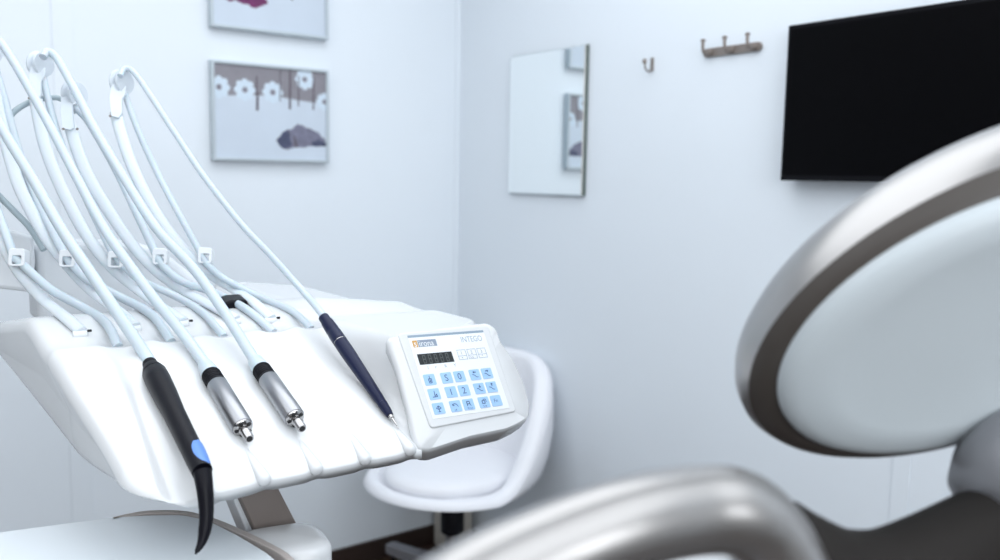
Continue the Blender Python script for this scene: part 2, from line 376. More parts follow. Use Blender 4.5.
FA = math.atan2((-rd_*.80+fd_*.60).y, (-rd_*.80+fd_*.60).x)
for k in range(5):
    th = FA + 2*PI*k/5; d = az(1, th); s_ = Vector((-d.y, d.x, 0))
    m = MB(); rings = []
    for q, hw, z0, z1 in ((.02, .026, .095, .152), (.12, .023, .105, .147), (.27, .020, .108, .142), (.285, .017, .110, .139)):
        rings.append([hub+d*q+s_*hw+Vector((0, 0, z0)), hub+d*q-s_*hw+Vector((0, 0, z0)), hub+d*q-s_*hw+Vector((0, 0, z1)), hub+d*q+s_*hw+Vector((0, 0, z1))])
    m.loft(rings, 'grey'); leg = m.build('leg', t, bevel=.003, seg=2)
    m = MB(); c = hub+d*.262
    for q in (-1, 1): m.lathe(c+s_*(q*.006)+Vector((0, 0, .0265)), c+s_*(q*.03)+Vector((0, 0, .0265)), [(0, .022), (.002, .026), (.014, .026), (.016, .02)], 'rubber', 20)
    m.tube([c+Vector((0, 0, .05)), c+Vector((0, 0, .112))], .006, 'rubber', 10)
    m.box((-.02, -.008, .026), (.02, .008, .056), 'rubber', X=d, Y=s_, o=c)
    m.build('caster', leg, bevel=.002, seg=2)

# ------------------------------------------------------------------ dental delivery unit
RX = [.2695, .3278, .3861, .4444, .5027]
SXs = [.249, .3123, .379, .4467, .501]     # hose sockets along the top of the sloped face
YF, ZF = .842, 1.084                       # lower front edge
YT, ZT = 1.10, 1.192                       # top of the sloped face
UNIT = thing('dental_delivery_unit', (.38, .95, 0), 'white dental instrument unit with keypad and whip arms, beside the patient chair', 'dental unit')
def leftx(Y):
    r = .05; x = .200 - .028*sst(Y, YF, YT)
    if Y < YF+r: x += r - math.sqrt(max(0, r*r-(r-(Y-YF))**2))
    if Y > 1.1: x -= .06*(Y-1.1)
    return x
def rightx(Y): return .519 + .196*sst(Y, .852, 1.02)
def ribx(i, Y):
    q = (Y-YF)/(YT-YF); return RX[i] + (SXs[i]-RX[i])*min(1.2, q)
def ztop(X, Y):
    q = (Y-YF)/(YT-YF)
    if q <= 1:
        z = ZF + (ZT-ZF)*q + .006*math.sin(PI*max(0, min(1, q)))
        for i in range(5):
            d = X-ribx(i, Y)
            z += .0038*math.exp(-(d/(.009+.024*q))**2)*max(0, 1-q*1.4)
            z -= .0030*math.exp(-(d/.020)**2)*sst(q, .3, .7)
        z -= .007*(1-sst(X, .21, .34))*(1-q)
        z += .006*(1-sst(X, .222+.01*q, .236+.012*q))*(1-sst(q, .8, 1))
        bz = min(1.111+(Y-.862)*1.4375, 1.206)-.009
        z += max(.004, bz-z)*sst(X, .510, .545)
    else:
        z = ZT + .022*sst(Y, YT, 1.21) - .17*max(0, Y-1.22)
        z += (max(z, 1.197)-z)*sst(X, .510, .545)
        z -= .12*max(0, X-.56)*sst(Y, YT, 1.2)
        for i in range(5):
            z -= .016*math.exp(-((X-SXs[i]-.004)/.014)**2)*(sst(Y, YT, YT+.006))*(1-sst(Y, YT+.02, YT+.06))
    return z
def zbot(X, Y):
    a = ZF-.007-.010*sst(Y, YF, .92)
    return a + (0. if Y < 1.1 else .11*(Y-1.1))
YB = 1.62
NX, ts = 150, []
k = 0.
for i in range(14): ts.append(YF + .03*(1-math.cos(PI/2*i/14)))
nn = 66
for i in range(nn): ts.append(YF+.03 + (YT+.05-YF-.03)*i/nn)
for i in range(31): ts.append(YT+.05 + (YB-YT-.05)*(i/30 if i < 30 else 1))
top, bot = [], []
for Y in ts:
    xl, xr = leftx(Y), rightx(Y); rt, rb = [], []
    for j in range(NX+1):
        s_ = j/NX; s_ = .5-.5*math.cos(PI*s_) if False else s_
        # denser at the rims
        s_ = s_ + .0
        X = xl + (xr-xl)*(s_ if 0 < j < NX else s_)
        if j < 12: X = xl + (xr-xl)*(12/NX)*(1-math.cos(PI/2*j/12))
        r = .013
        dx = min(X-xl, xr-X)
        e1 = max(0, 1-dx/r); e2 = max(0, 1-min(Y-YF, YB-Y)/.010)
        e_ = min(1, math.sqrt(e1*e1+e2*e2)); w = math.sqrt(max(0, 1-e_*e_))
        zt, zb = ztop(X, Y), zbot(X, Y); mid = (zt*.55+zb*.45) if Y < 1.1 else zt-.018
        mid = max(mid, zt-.018)
        e1b = max(0, 1-dx/.012); wb = math.sqrt(max(0, 1-min(1, math.sqrt(e1b*e1b*.8+e2*e2))**2)) if True else w
        rt.append(Vector((X, Y, mid+(zt-mid)*w)))
        rb.append(Vector((X + .020*max(0, 1-(X-xl)/.06), Y, (mid-.010)-((mid-.010)-zb)*min(1, wb))))
    top.append(rt); bot.append(rb)
m = MB(); n = NX+1; vs = [p for r in top for p in r] + [p for r in bot for p in r]; o_ = len(ts)*n; fs = []
for i in range(len(ts)-1):
    for j in range(NX):
        a = i*n+j; fs.append((a, a+1, a+n+1, a+n)); fs.append((o_+a, o_+a+n, o_+a+n+1, o_+a+1))
    fs.append((i*n, (i+1)*n, o_+(i+1)*n, o_+i*n)); a = i*n+NX; fs.append((a, o_+a, o_+a+n, a+n))
L = len(ts)-1
for j in range(NX):
    fs.append((j, o_+j, o_+j+1, j+1)); a = L*n+j; fs.append((a, a+1, o_+a+1, o_+a))
m.add(vs, fs, 'body')
o = m.build('body', UNIT)
for e in o.data.edges: e.use_edge_sharp = False
# rounded rests at the lower edge
for i in range(5):
    m = MB(); A = Vector((ribx(i, YF+.06), YF+.055, ztop(ribx(i, YF+.06), YF+.055)-.0055)); B = Vector((RX[i], YF-.002, ZF-.0005-(.003 if i == 0 else 0)))
    dl = (B-A).length
    m.lathe(A, B, [(0, .002), (.01, .0045), (dl*.7, .0066), (dl*.9, .0075), (dl, .0072), (dl+.003, .0055), (dl+.0045, .002)], 'body', 20)
    m.build('instrument_rest', UNIT)
# hose sockets
for i in range(5):
    m = MB(); c = Vector((SXs[i]+.003, YT+.012, ZT-.012))
    m.lathe(c-Vector((0, 0, .004)), c+Vector((0, -.1, 1)), [(0, .011), (.006, .0115), (.009, .010), (.009, .007), (.004, .007)], 'body_matt', 20)
    m.build('hose_socket', UNIT)

# control panel: steeper box at the right end
KO = Vector((.604, .8955, 1.1545)); KX = (Vector((.665, .929, 1.198))-Vector((.546, .926, 1.203))).normalized()
KY = (Vector((.546, .926, 1.203))-Vector((.543, .862, 1.111))); KY = (KY-KX*KY.dot(KX)).normalized(); KN = KX.cross(KY)
if KN.dot(CAM-KO) < 0: KN = -KN
def kp(u, v, lift=0.):
    d = ray(u, v); k = (KO-CAM).dot(KN)/d.dot(KN); return CAM + d*k + KN*lift
def kl(p): q = p-KO; return (q.dot(KX), q.dot(KY))
def round_poly(pts, r, n=5):
    out = []; N = len(pts)
    for i in range(N):
        a, b_, c = Vector(pts[i-1]), Vector(pts[i]), Vector(pts[(i+1) % N]); rr = min(r, (a-b_).length*.45, (c-b_).length*.45)
        p, q = b_+(a-b_).normalized()*rr, b_+(c-b_).normalized()*rr
        for k in range(n+1): t_ = k/n; out.append(p*(1-t_)**2 + b_*2*t_*(1-t_) + q*t_*t_)
    return out
m = MB()
hull = [kp(*q) for q in ((387, 337), (440, 327), (488, 321.5), (497, 327), (501, 340), (514, 358), (525, 382), (531, 404), (530, 418), (523, 423), (508, 430), (470, 438), (431, 451), (419, 450), (414, 436), (409, 412), (398, 368))]
hull = round_poly(hull, .006, 4)
n_ = len(hull)
rings = [[p - KN*0.0 for p in hull]]
cen = sum(hull, Vector())/n_
def shrink(s_, dz): return [cen+(p-cen)*s_ + KN*dz + KX*max(0, -dz-.006)*.45 for p in hull]
m.loft([shrink(.02, .0002), shrink(.5, .0001), shrink(.955, 0), shrink(.985, -.0022), shrink(.997, -.006), shrink(1.0, -.012), shrink(.99, -.035), shrink(.95, -.055), shrink(.8, -.062), shrink(.02, -.063)], 'body')
CP = m.build('control_panel', UNIT)
# raised foil surround
m = MB(); pl = round_poly([kp(*q) for q in ((397, 334), (487, 325.5), (516, 412), (430, 429))], .006, 5)
m.prism([p-KN*.001 for p in pl], KN*.0032, 'body'); m.build('keypad_plate', CP, bevel=.0016, seg=3)
TL, TR, BR, BL = [kp(*q, lift=.0024) for q in ((406.5, 337), (482, 330.8), (508.5, 409), (431.5, 419.5))]
ex = (TR-TL+BR-BL); Wk = ex.length/2; ex.normalize(); ey = (TL-BL+TR-BR); Hk = ey.length/2; ey = (ey-ex*ey.dot(ex)).normalized()
KC = (TL+TR+BR+BL)/4; KN2 = ex.cross(ey)
if KN2.dot(KN) < 0: KN2 = -KN2
def K(x, y, l=0.): return KC + ex*((x-.5)*Wk) + ey*((.5-y)*Hk) + KN2*l      # x,y in 0..1 from top left
m = MB(); m.prism([K(0, 0, -.0006), K(1, 0, -.0006), K(1, 1, -.0006), K(0, 1, -.0006)], KN2*.0008, 'foil')
m.prism([K(0, -.002, .0002), K(1, -.002, .0002), K(1, .028, .0002), K(0, .028, .0002)], KN2*.0001, 'stripe')
# maker's mark and model word
def rect(mm_, x0, y0, x1, y1, mt, l): mm_.prism([K(x0, y0, l), K(x1, y0, l), K(x1, y1, l), K(x0, y1, l)], KN2*.00008, mt)
rect(m, .035, .065, .095, .150, 'orange', .0002); rect(m, .10, .065, .335, .150, 'inkgrey', .0002)
text_pts(m, 's', .0125, K(.045, .142), ex, ey, KN2, 'foil', .00036)
text_pts(m, 'irona', .0115, K(.110, .142), ex, ey, KN2, 'foil', .00036, sx=.92)
text_pts(m, 'INTEGO', .0115, K(.655, .135), ex, ey, KN2, 'inkpale', .0003, sx=.82)
for q, ch in zip((.12, .22, .34, .46), '1rRY'): text_pts(m, ch, .006, K(q, .425), ex, ey, KN2, 'inkgrey', .0003)
m.build('foil', CP, smooth=False)
m = MB(); rect(m, .045, .235, .485, .365, 'lcd', .0003)
for q in range(5):
    x0 = .10+q*.073
    for (a, b_, c, d) in ((0, 0, .038, .012), (0, .046, .038, .058), (0, .092, .038, .104), (0, 0, .008, .05), (.03, 0, .038, .05), (0, .05, .008, .104), (.03, .05, .038, .104)):
        rect(m, x0+a, .25+b_, x0+c, .25+d, 'seg', .0004)
m.build('display', CP, smooth=False)
# outlined buttons 1 2 3
for q, (x0, ch, lo) in enumerate(((.555, '1', 'v'), (.69, '2', 'Step'), (.825, '3', '^'))):
    m = MB(); xx1, yy0, yy1 = x0+.115, .225, .345; w = .006
    rect(m, x0, yy0, xx1, yy0+w, 'inkpale', .0003); rect(m, x0, yy1, xx1, yy1+w, 'inkpale', .0003); rect(m, x0, yy0, x0+w, yy1, 'inkpale', .0003); rect(m, xx1-w, yy0, xx1, yy1+w, 'inkpale', .0003)
    rect(m, x0, yy0+.075, xx1, yy0+.075+w, 'inkpale', .0003)
    text_pts(m, ch, .0068, K(x0+.04, yy0+.062), ex, ey, KN2, 'inkgrey', .0003)
    text_pts(m, lo, .0045 if len(lo) == 1 else .003, K(x0+.04 if len(lo) == 1 else x0+.02, yy1-.008), ex, ey, KN2, 'ink', .0003)
    m.build('memory_button', CP, smooth=False)
def line(mm_, pts, w, l=.0009, mt='ink'):
    for (xa, ya), (xb, yb) in zip(pts, pts[1:]):
        dx, dy = (xb-xa)*Wk, (yb-ya)*Hk; ln = math.hypot(dx, dy) or 1; nx, ny = -dy/ln*w/Wk, dx/ln*w/Hk
        mm_.prism([K(xa+nx, ya+ny, l), K(xb+nx, yb+ny, l), K(xb-nx, yb-ny, l), K(xa-nx, ya-ny, l)], KN2*.0001, mt)
kxs = (.107, .32, .487, .690, .855); kys = (.550, .722, .892)
icons = {(0, 0): 'cup', (1, 0): 'rinse', (2, 0): 'lamp', (0, 1): 'S', (0, 2): '0', (1, 1): '1', (1, 2): '2', (2, 1): 'undo', (2, 2): 'chair', (0, 3): 'recl', (0, 4): 'recr', (1, 3): 'recd', (1, 4): 'recu', (2, 3): 'step', (2, 4): 'Fn'}
for r in range(3):
    for c in range(5):
        m = MB(); cx, cy = kxs[c], kys[r]; hw, hh = .068, .065
        pl = round_poly([K(cx-hw, cy-hh, .0), K(cx+hw, cy-hh, .0), K(cx+hw, cy+hh, .0), K(cx-hw, cy+hh, .0)], .0015, 3)
        m.prism(pl, KN2*.0008, 'key')
        ic = icons[(r, c)]; w = .00045
        if len(ic) == 1: text_pts(m, ic, .0125, K(cx-.03, cy+.038), ex, ey, KN2, 'ink', .0009)
        elif ic == 'Fn': text_pts(m, 'Fn', .007, K(cx-.035, cy+.02), ex, ey, KN2, 'ink', .0009)
        elif ic == 'cup':
            line(m, [(cx-.02, cy-.01), (cx-.016, cy+.04), (cx+.016, cy+.04), (cx+.02, cy-.01), (cx-.02, cy-.01)], w); line(m, [(cx, cy-.045), (cx, cy+.02)], w); line(m, [(cx-.01, cy+.02), (cx+.01, cy+.02)], w*1.6)
        elif ic == 'rinse': line(m, [(cx-.03, cy+.035), (cx+.03, cy+.035), (cx+.025, cy), (cx+.01, cy+.025)], w); line(m, [(cx, cy+.03), (cx+.005, cy-.035)], w)
        elif ic == 'lamp': line(m, [(cx-.03, cy), (cx, cy-.03), (cx+.03, cy), (cx, cy+.012), (cx-.03, cy)], w); line(m, [(cx, cy-.03), (cx, cy+.04)], w); line(m, [(cx-.015, cy+.04), (cx+.015, cy+.04)], w)
        elif ic in ('undo', 'step', 'chair'):
            text_pts(m, {'undo': 'off', 'step': 'Step', 'chair': 'Rinse'}[ic], .0036, K(cx-.03, cy+.055), ex, ey, KN2, 'ink', .0009)
            if ic == 'undo': line(m, [(cx-.035, cy-.01), (cx-.015, cy-.03), (cx+.015, cy-.02), (cx+.03, cy+.01)], w); line(m, [(cx-.035, cy-.03), (cx-.035, cy-.008), (cx-.015, cy-.006)], w)
            elif ic == 'chair': line(m, [(cx-.02, cy+.02), (cx-.02, cy-.035), (cx+.015, cy-.035), (cx+.015, cy-.005), (cx-.02, cy-.005)], w*1.2); line(m, [(cx+.015, cy-.005), (cx+.025, cy+.02)], w)
            else: line(m, [(cx-.025, cy-.02), (cx+.01, cy-.02), (cx+.01, cy+.015), (cx-.025, cy+.015), (cx-.025, cy-.02)], w*1.2); line(m, [(cx-.01, cy-.035), (cx+.028, cy-.035), (cx+.028, cy)], w)
        else:
            line(m, [(cx-.035, cy-.005), (cx-.01, cy+.005), (cx+.012, cy+.03), (cx+.035, cy+.032)], w)
            dx = {'recl': -.02, 'recr': .02, 'recd': -.005, 'recu': .0}[ic]
            if ic in ('recl', 'recr'): line(m, [(cx-.018, cy-.03), (cx+.018, cy-.03)], w*1.5); line(m, [(cx+dx*.4, cy-.042), (cx+dx, cy-.03), (cx+dx*.4, cy-.018)], w)
            else:
                line(m, [(cx+.008, cy-.045), (cx+.008, cy-.01)], w*1.3); yy = -.01 if ic == 'recd' else -.045; sg = -1 if ic == 'recd' else 1
                line(m, [(cx-.006, cy+yy+sg*.012), (cx+.008, cy+yy), (cx+.022, cy+yy+sg*.012)], w)
        m.build('key', CP, smooth=False)

# housing behind the arms, with notch at its left
m = MB(); YH = 1.40
hp = [atY(u, v, YH) for u, v in ((36, 246), (60, 243), (100, 242), (136, 243.5), (160, 248), (178, 262), (205, 284), (238, 303), (238, 318), (38, 325))]
m.prism(hp, Vector((0, .085, 0)), 'body_matt'); m.build('arm_housing', UNIT, bevel=.012, seg=4, angle=25)
m = MB(); hp = [atY(u, v, YH-.012) for u, v in ((-70, 226), (14, 231), (34, 237), (36, 262), (33, 293), (22, 291.5), (-70, 281))]
m.prism(hp, Vector((0, .09, 0)), 'body_matt'); m.build('arm_housing', UNIT, bevel=.006, seg=3, angle=25)
# black grip lying behind the hoses
m = MB(); g = [(222, 304), (231, 300.5), (246, 299.5), (249, 304), (246, 309), (241, 315), (230, 314.5)]
m.prism([atY(u, v, 1.185) for u, v in g], Vector((.004, .035, .004)), 'black'); m.build('brake_grip', UNIT, bevel=.003, seg=2)

def on_deck(u, v, h):
    Y = .86
    while Y < 1.40:
        p = atY(u, v, Y)
        if p.x < leftx(Y) or p.x > .70: Y += .004; continue
        if p.z <= ztop(p.x, Y)+h: return p
        Y += .002
    return None
def over_deck(p, u, v, h):
    q = on_deck(u, v, h)
    return q if q is not None and q.y < p.y else p
# whip arms, clips, pulleys
arms = [
 ([(-38, 130), (-30, 165), (-15, 205), (5, 247), (22, 275), (45, 301), (65, 317), (81, 331)]),
 ([(-6, 92), (0, 120), (8, 150), (20, 188), (43, 232), (66, 263), (92, 291), (118, 311), (135, 326)]),
 ([(36, 100), (40, 124), (47, 152), (61, 187), (82, 228), (105, 260), (132, 285), (160, 306), (183, 321)]),
 ([(71, 128), (78, 152), (90, 180), (110, 213), (134, 247), (158, 272), (186, 292), (214, 307), (236, 319)]),
 ([(116, 112), (121, 133), (133, 168), (153, 208), (177, 242), (203, 268), (228, 286), (252, 301), (271, 318)])]
YA_T, YA_B = 1.46, 1.24
def armY(v, vtop, vbot): return YA_T + (YA_B-YA_T)*sst(v, vtop-60, vbot+10)
def arm_pt(u, v, dy=0.): return atY(u, v, YA_T + (YA_B-YA_T)*min(1.1, max(-.2, (v-80)/240.)) + dy)
for i, pts in enumerate(arms):
    P = [over_deck(arm_pt(u, v, .004), u, v, .006) for u, v in pts]
    m = MB(); m.tube(P, lambda t: .0052-.001*t, 'arm', 16, 8, flat=1.75, side=(.9, -.25, .2))
    W = m.build('whip_arm', UNIT)
    # foot of the arm
    m = MB(); E_ = P[-1]; m.lathe(E_+Vector((-.014, 0, -.004)), E_+Vector((.1, 0, -.004)), [(.004, .002), (.005, .0045), (.020, .0045), (.021, .003)], 'body_matt', 16)
    m.build('pivot', W)
    if i in (0, 2, 4):
        m = MB(); e2 = E_ + Vector((.006, -.007, .002)); m.box((0, 0, -.003), (.005, .003, .0), 'dark', o=e2); m.build('screw', W, bevel=.0008, seg=2)
# pulley heads
tops = [(-44, 58), (-9, 52), (42, 67), (76, 97), (123, 85)]
HY = YA_T
ax = (Vector((1, 0, 0))*.86 - Vector((0, 1, 0))*.50).normalized()
ax2 = (R0*.93 - F*.36).normalized()
for i, (u, v) in enumerate(tops):
    c = arm_pt(u+1, v-2)
    q = MB(); off = R0*.0075
    q.lathe(c-off*1.2, c-off*1.2+ax2*1, [(0, .003), (.0006, .0195), (.003, .0200), (.0045, .0180), (.0055, .013), (.0100, .013), (.0112, .0165), (.0128, .0185), (.0150, .0175), (.0156, .003)], 'clip', 32)
    hd = q.build('pulley', UNIT)
    # clear clip cheek
    q = MB(); A = arm_pt(u-9, v-9); B = arm_pt(u-2, v-7)
    ck = [(u-10, v-9), (u-4, v-10), (u+3, v-4), (u+3, v+8), (u-1, v+14), (u-1, v+28), (u-4, v+33), (u-12, v+31), (u-14, v+12)] if i != 3 else [(u-15, v-6), (u-6, v-7), (u+2, v-1), (u+4, v+5), (u-4, v+8), (u-2, v+31), (u-6, v+33), (u-14, v+31), (u-16, v+14)]
    q.prism([arm_pt(a, b_, -.006) for a, b_ in ck], Vector((.0025, .004, 0)), 'clip'); q.build('clip', UNIT, bevel=.0008, seg=2)
    q = MB(); tip = arm_pt(u-13, v+31, -.006) if i != 3 else arm_pt(u-13, v+32, -.006)
    q.lathe(tip, tip+Vector((0, -1, 0)), [(0, .0018), (.003, .0018)], 'taupe', 10); q.build('pin', UNIT)
    if i == 3:
        tip2 = arm_pt(77, 129, -.006); q = MB(); q.lathe(tip2, tip2+Vector((0, -1, 0)), [(0, .0018), (.003, .0018)], 'taupe', 10); q.build('pin', UNIT)

# rear hoses: pulley > guide bracket > socket
rear = [
 ([(-42, 75), (-28, 130), (-8, 195), (8, 240), (14, 256), (22, 264), (50, 289), (82, 307), (106, 323), (120, 343)]),
 ([(-5, 68), (3, 95), (17, 145), (35, 195), (60, 246), (67, 258), (74, 267), (88, 280), (120, 297), (152, 315), (176, 338)]),
 ([(42, 72), (47, 95), (60, 140), (83, 192), (108, 244), (116, 257), (124, 267), (142, 281), (175, 296), (203, 313), (226, 334)]),
 ([(71, 104), (80, 112), (90, 124), (115, 168), (135, 210), (152, 246), (158, 258), (165, 268), (183, 282), (215, 293), (246, 309), (272, 330)]),
 ([(122, 82), (126, 97), (138, 130), (157, 172), (179, 214), (197, 247), (203, 258), (210, 267), (226, 280), (262, 298), (292, 311), (312, 327)])]
rr_ = [.0058, .0058, .0052, .0056, .0050]
for i, pts in enumerate(rear):
    P = []
    for u, v in pts: P.append(arm_pt(u, v, -.012 if v > 200 else .006))
    end = Vector((SXs[i]+.003, YT+.012, ZT-.006)); P = [over_deck(p, u, v, rr_[i]+.001) for p, (u, v) in zip(P, pts)]; P[-1] = end
    m = MB(); m.tube(P, rr_[i], 'hose', 14, 8); m.build('supply_hose', UNIT)
# guide brackets
brk = [(19, 258), (69, 259), (117, 260), (161, 257), (206, 256)]
for i, (u, v) in enumerate(brk):
    c = arm_pt(u, v, -.012); m = MB()
    nrm = (R0*.12 - fd_*.95 + Vector((0, 0, .22))).normalized(); sx_ = Vector((0, 0, 1)).cross(nrm).normalized(); sz_ = nrm.cross(sx_)
    def BP(x, z, y): return c + sx_*x + sz_*z + nrm*y
    w, h, th, dp = .0100, .0115, .0042, .0085
    outer = round_poly([Vector((-w, -h, 0)), Vector((w, -h, 0)), Vector((w, h, 0)), Vector((-w, h, 0))], .004, 4)
    inner = round_poly([Vector((-w+th, -h+th*.6, 0)), Vector((w-th, -h+th*.6, 0)), Vector((w-th, h-th*2.2, 0)), Vector((-w+th, h-th*2.2, 0))], .002, 4)
    N = len(outer)
    for yy in (0,):
        vs = [BP(p.x, p.y, dp) for p in outer] + [BP(p.x, p.y, dp) for p in inner] + [BP(p.x, p.y, -dp) for p in outer] + [BP(p.x, p.y, -dp) for p in inner]
        fs = []
        for k in range(N):
            j = (k+1) % N; fs += [(k, j, N+j, N+k), (2*N+k, 3*N+k, 3*N+j, 2*N+j), (k, 2*N+k, 2*N+j, j), (N+k, N+j, 3*N+j, 3*N+k)]
        m.add(vs, fs, 'body_matt')
    m.build('hose_guide', UNIT, bevel=.0008, seg=2)
# cables looping behind
m = MB(); m.tube([arm_pt(u, v, .03) for u, v in ((8, 120), (14, 112), (24, 105), (36, 100), (50, 98), (58, 98), (68, 103), (76, 112))], .0042, 'hose_grey', 12); m.build('cable', UNIT)
m = MB(); m.tube([arm_pt(u, v, .035) for u, v in ((-60, 140), (-25, 172), (0, 197), (16, 213), (30, 228), (44, 250))], .0044, 'hose_grey', 12); m.build('cable', UNIT)

# support below the body
m = MB(); YS = .93
m.prism([atY(u, v, YS) for u, v in ((236, 488), (272, 476), (299, 528), (303, 540), (262, 545), (254, 528))], Vector((-.003, .045, 0)), 'taupe'); m.build('support_arm', UNIT, bevel=.0015, seg=2)
m = MB(); m.prism([atY(u, v, YS+.012) for u, v in ((229, 488), (240, 486), (258, 530), (262, 545), (252, 545))], Vector((-.003, .03, 0)), 'body_matt'); m.build('arm_cover', UNIT, bevel=.0015, seg=2)
m = MB(); ZB = 1.0
blk = [atZ(u, v, ZB) for u, v in ((231, 536), (240, 529), (262, 525), (296, 520), (314, 521), (325, 529), (333, 541), (316, 551), (285, 553), (258, 546))]
blk = round_poly(blk, .008, 3); nb = len(blk); cb = sum(blk, Vector())/nb
def shb(s_, dz): return [cb+(p-cb)*s_ + Vector((0, 0, dz)) for p in blk]
m.loft([shb(.02, .002), shb(.7, .001), shb(.92, -.002), shb(.985, -.006), shb(1, -.012), shb(1, -.060), shb(.9, -.075), shb(.02, -.076)], 'body'); m.build('tray_joint', UNIT)
m = MB(); m.lathe(cb+Vector((0, 0, -.07)), Vector((cb.x, cb.y, 0)), [(0, .026), (cb.z-.07-.06, .026), (cb.z-.07-.04, .12), (cb.z-.0705, .16)], 'body_matt', 32); m.build('pedestal', UNIT)

# ------------------------------------------------------------------ tray at lower left
ZTR = 1.005
tp = [atZ(u, v, ZTR) for u, v in ((0, 532), (60, 524), (115, 517), (150, 515), (182, 514.5), (208, 520), (238, 535), (268, 553), (290, 572), (288, 590), (240, 660), (100, 700), (-60, 640), (-160, 585), (-140, 557))]
tp = round_poly(tp, .01, 3); ct = sum(tp, Vector())/len(tp)
def sht(s_, dz): return [ct+(p-ct)*s_ + Vector((0, 0, dz)) for p in tp]
TRY = thing('instrument_tray', (ct.x, ct.y, ZTR-.03), 'white rounded instrument tray with raised rim below the unit at lower left', 'tray')
m = MB(); m.loft([sht(.02, -.024), sht(.78, -.0235), sht(.85, -.020), sht(.885, -.012), sht(.91, -.006), sht(.93, -.002), sht(.946, .0002)], 'tray'); m.build('tray_dish', TRY)
m = MB(); m.loft([sht(.945, .0), sht(.99, .0), sht(1.0, -.003), sht(1.0, -.010), sht(.97, -.014), sht(.85, -.020), sht(.02, -.030)], 'tray', cap=False); m.build('outer_rim', TRY)

band = catmull([atZ(u, v, ZTR) for u, v in ((112, 517), (130, 513), (152, 510), (184, 510.5), (212, 517), (246, 531), (282, 549), (296, 560))], 6)
inner = []
for k, p in enumerate(band):
    q = (ct-p); q.z = 0; inner.append(p+q.normalized()*.009)
m = MB(); N = len(band); dz = Vector((0, 0, -.012))
m.add(band+inner+[p+dz for p in band]+[p+dz for p in inner], [f for k in range(N-1) for f in ((k, k+1, N+k+1, N+k), (2*N+k, 3*N+k, 3*N+k+1, 2*N+k+1), (k, 2*N+k, 2*N+k+1, k+1), (N+k, N+k+1, 3*N+k+1, 3*N+k))] + [(0, N, 3*N, 2*N), (N-1, 3*N-1, 4*N-1, 2*N-1)], 'rim')
m.build('grip_band', TRY, bevel=.001, seg=2)
# ------------------------------------------------------------------ instruments
def hose_path(pts, vtop=70, last=None, dY=-.02):
    P = [arm_pt(u, v, dY) for u, v in pts]
    return P
def ry(v, v0, y0, v1, y1): return y0 + (y1-y0)*min(1, max(0, (v-v0)/(v1-v0)))
def hose(parent, pts, Ytop, end3d, enddir, r0, r1):
    """pts: picture points from the pulley down; end3d: where it meets the instrument"""
    vt, vb = pts[0][1], pts[-1][1]; P = []
    for u, v in pts:
        q = (v-vt)/(vb-vt+60.); P.append(atY(u, v, Ytop + (end3d.y-Ytop)*q))
    P.append(end3d-enddir*.018); P.append(end3d+enddir*.004)
    m = MB(); m.tube(P, lambda t: r0+(r1-r0)*t, 'hose', 16, 10); m.build('hose', parent)

def lathe_parts(parent, A, B, parts, n=32):
    for nm, prof, mt in parts:
        m = MB(); m.lathe(A, B, prof, mt, n); m.build(nm, parent)
# 1 black scaler
A = atX(149.5, 363, RX[0]+.002); B = atX(203.5, 474, RX[0]-.0105); d = (B-A).normalized(); Lb = (B-A).length
t = thing('scaler_handpiece', A, 'black angled handpiece with a blue spot, hanging leftmost on the unit', 'dental handpiece')
m = MB(); m.lathe(A, B, [(0, .0072), (.001, .0082), (.010, .0084), (.011, .0095), (.024, .0128), (.026, .0132)], 'rubber', 32); m.build('strain_relief', t)
m = MB(); pr = [(.026, .0126), (.0275, .0136), (.045, .0140), (.08, .0132), (.12, .0115), (Lb-.02, .0104), (Lb-.004, .0098)]
m.lathe(A, B, pr, 'black', 40); m.build('grip', t)
tipP = [B-d*.004, atY(204.5, 486, B.y-.006), atY(206, 503, B.y-.012), atY(206, 521, B.y-.018), atY(202.5, 540, B.y-.024), atY(195.5, 554, B.y-.029)]
m = MB(); m.tube(tipP, lambda q: .0090-.0042*q-.003*max(0, q-.7)/.3 if q < .97 else .0012, 'black', 24, 10); m.build('nozzle', t)
# blue button on the upper right side of the grip
uu = (ray(190, 440).normalized()); nb_ = (R0*.80 + U*.22 - F*.55); nb_ = (nb_-d*nb_.dot(d)).normalized(); sb = d.cross(nb_)
m = MB(); Lc = Lb-.026; ring = []
rows = []
for k in range(-6, 7):
    row = []
    for j in range(-6, 7):
        a = k/6*.021; w = math.sqrt(max(0, 1-(k/6)**2))*1.0*(j/6)
        rad = .0107-.0009*(a/.021)
        rad += .0007*(1-(k/6)**4)*(1-(j/6)**4)
        row.append(A + d*(Lc+a) + (nb_*math.cos(w)+sb*math.sin(w))*rad)
    rows.append(row)
m.loft(rows, 'blue', cap=False, closed=False); m.build('spot_button', t)
hose(t, [(-48, 36), (-38, 52), (-20, 84), (3, 130), (32, 178), (62, 230), (90, 272), (112, 305)], 1.44, A, d, .0060, .0075)
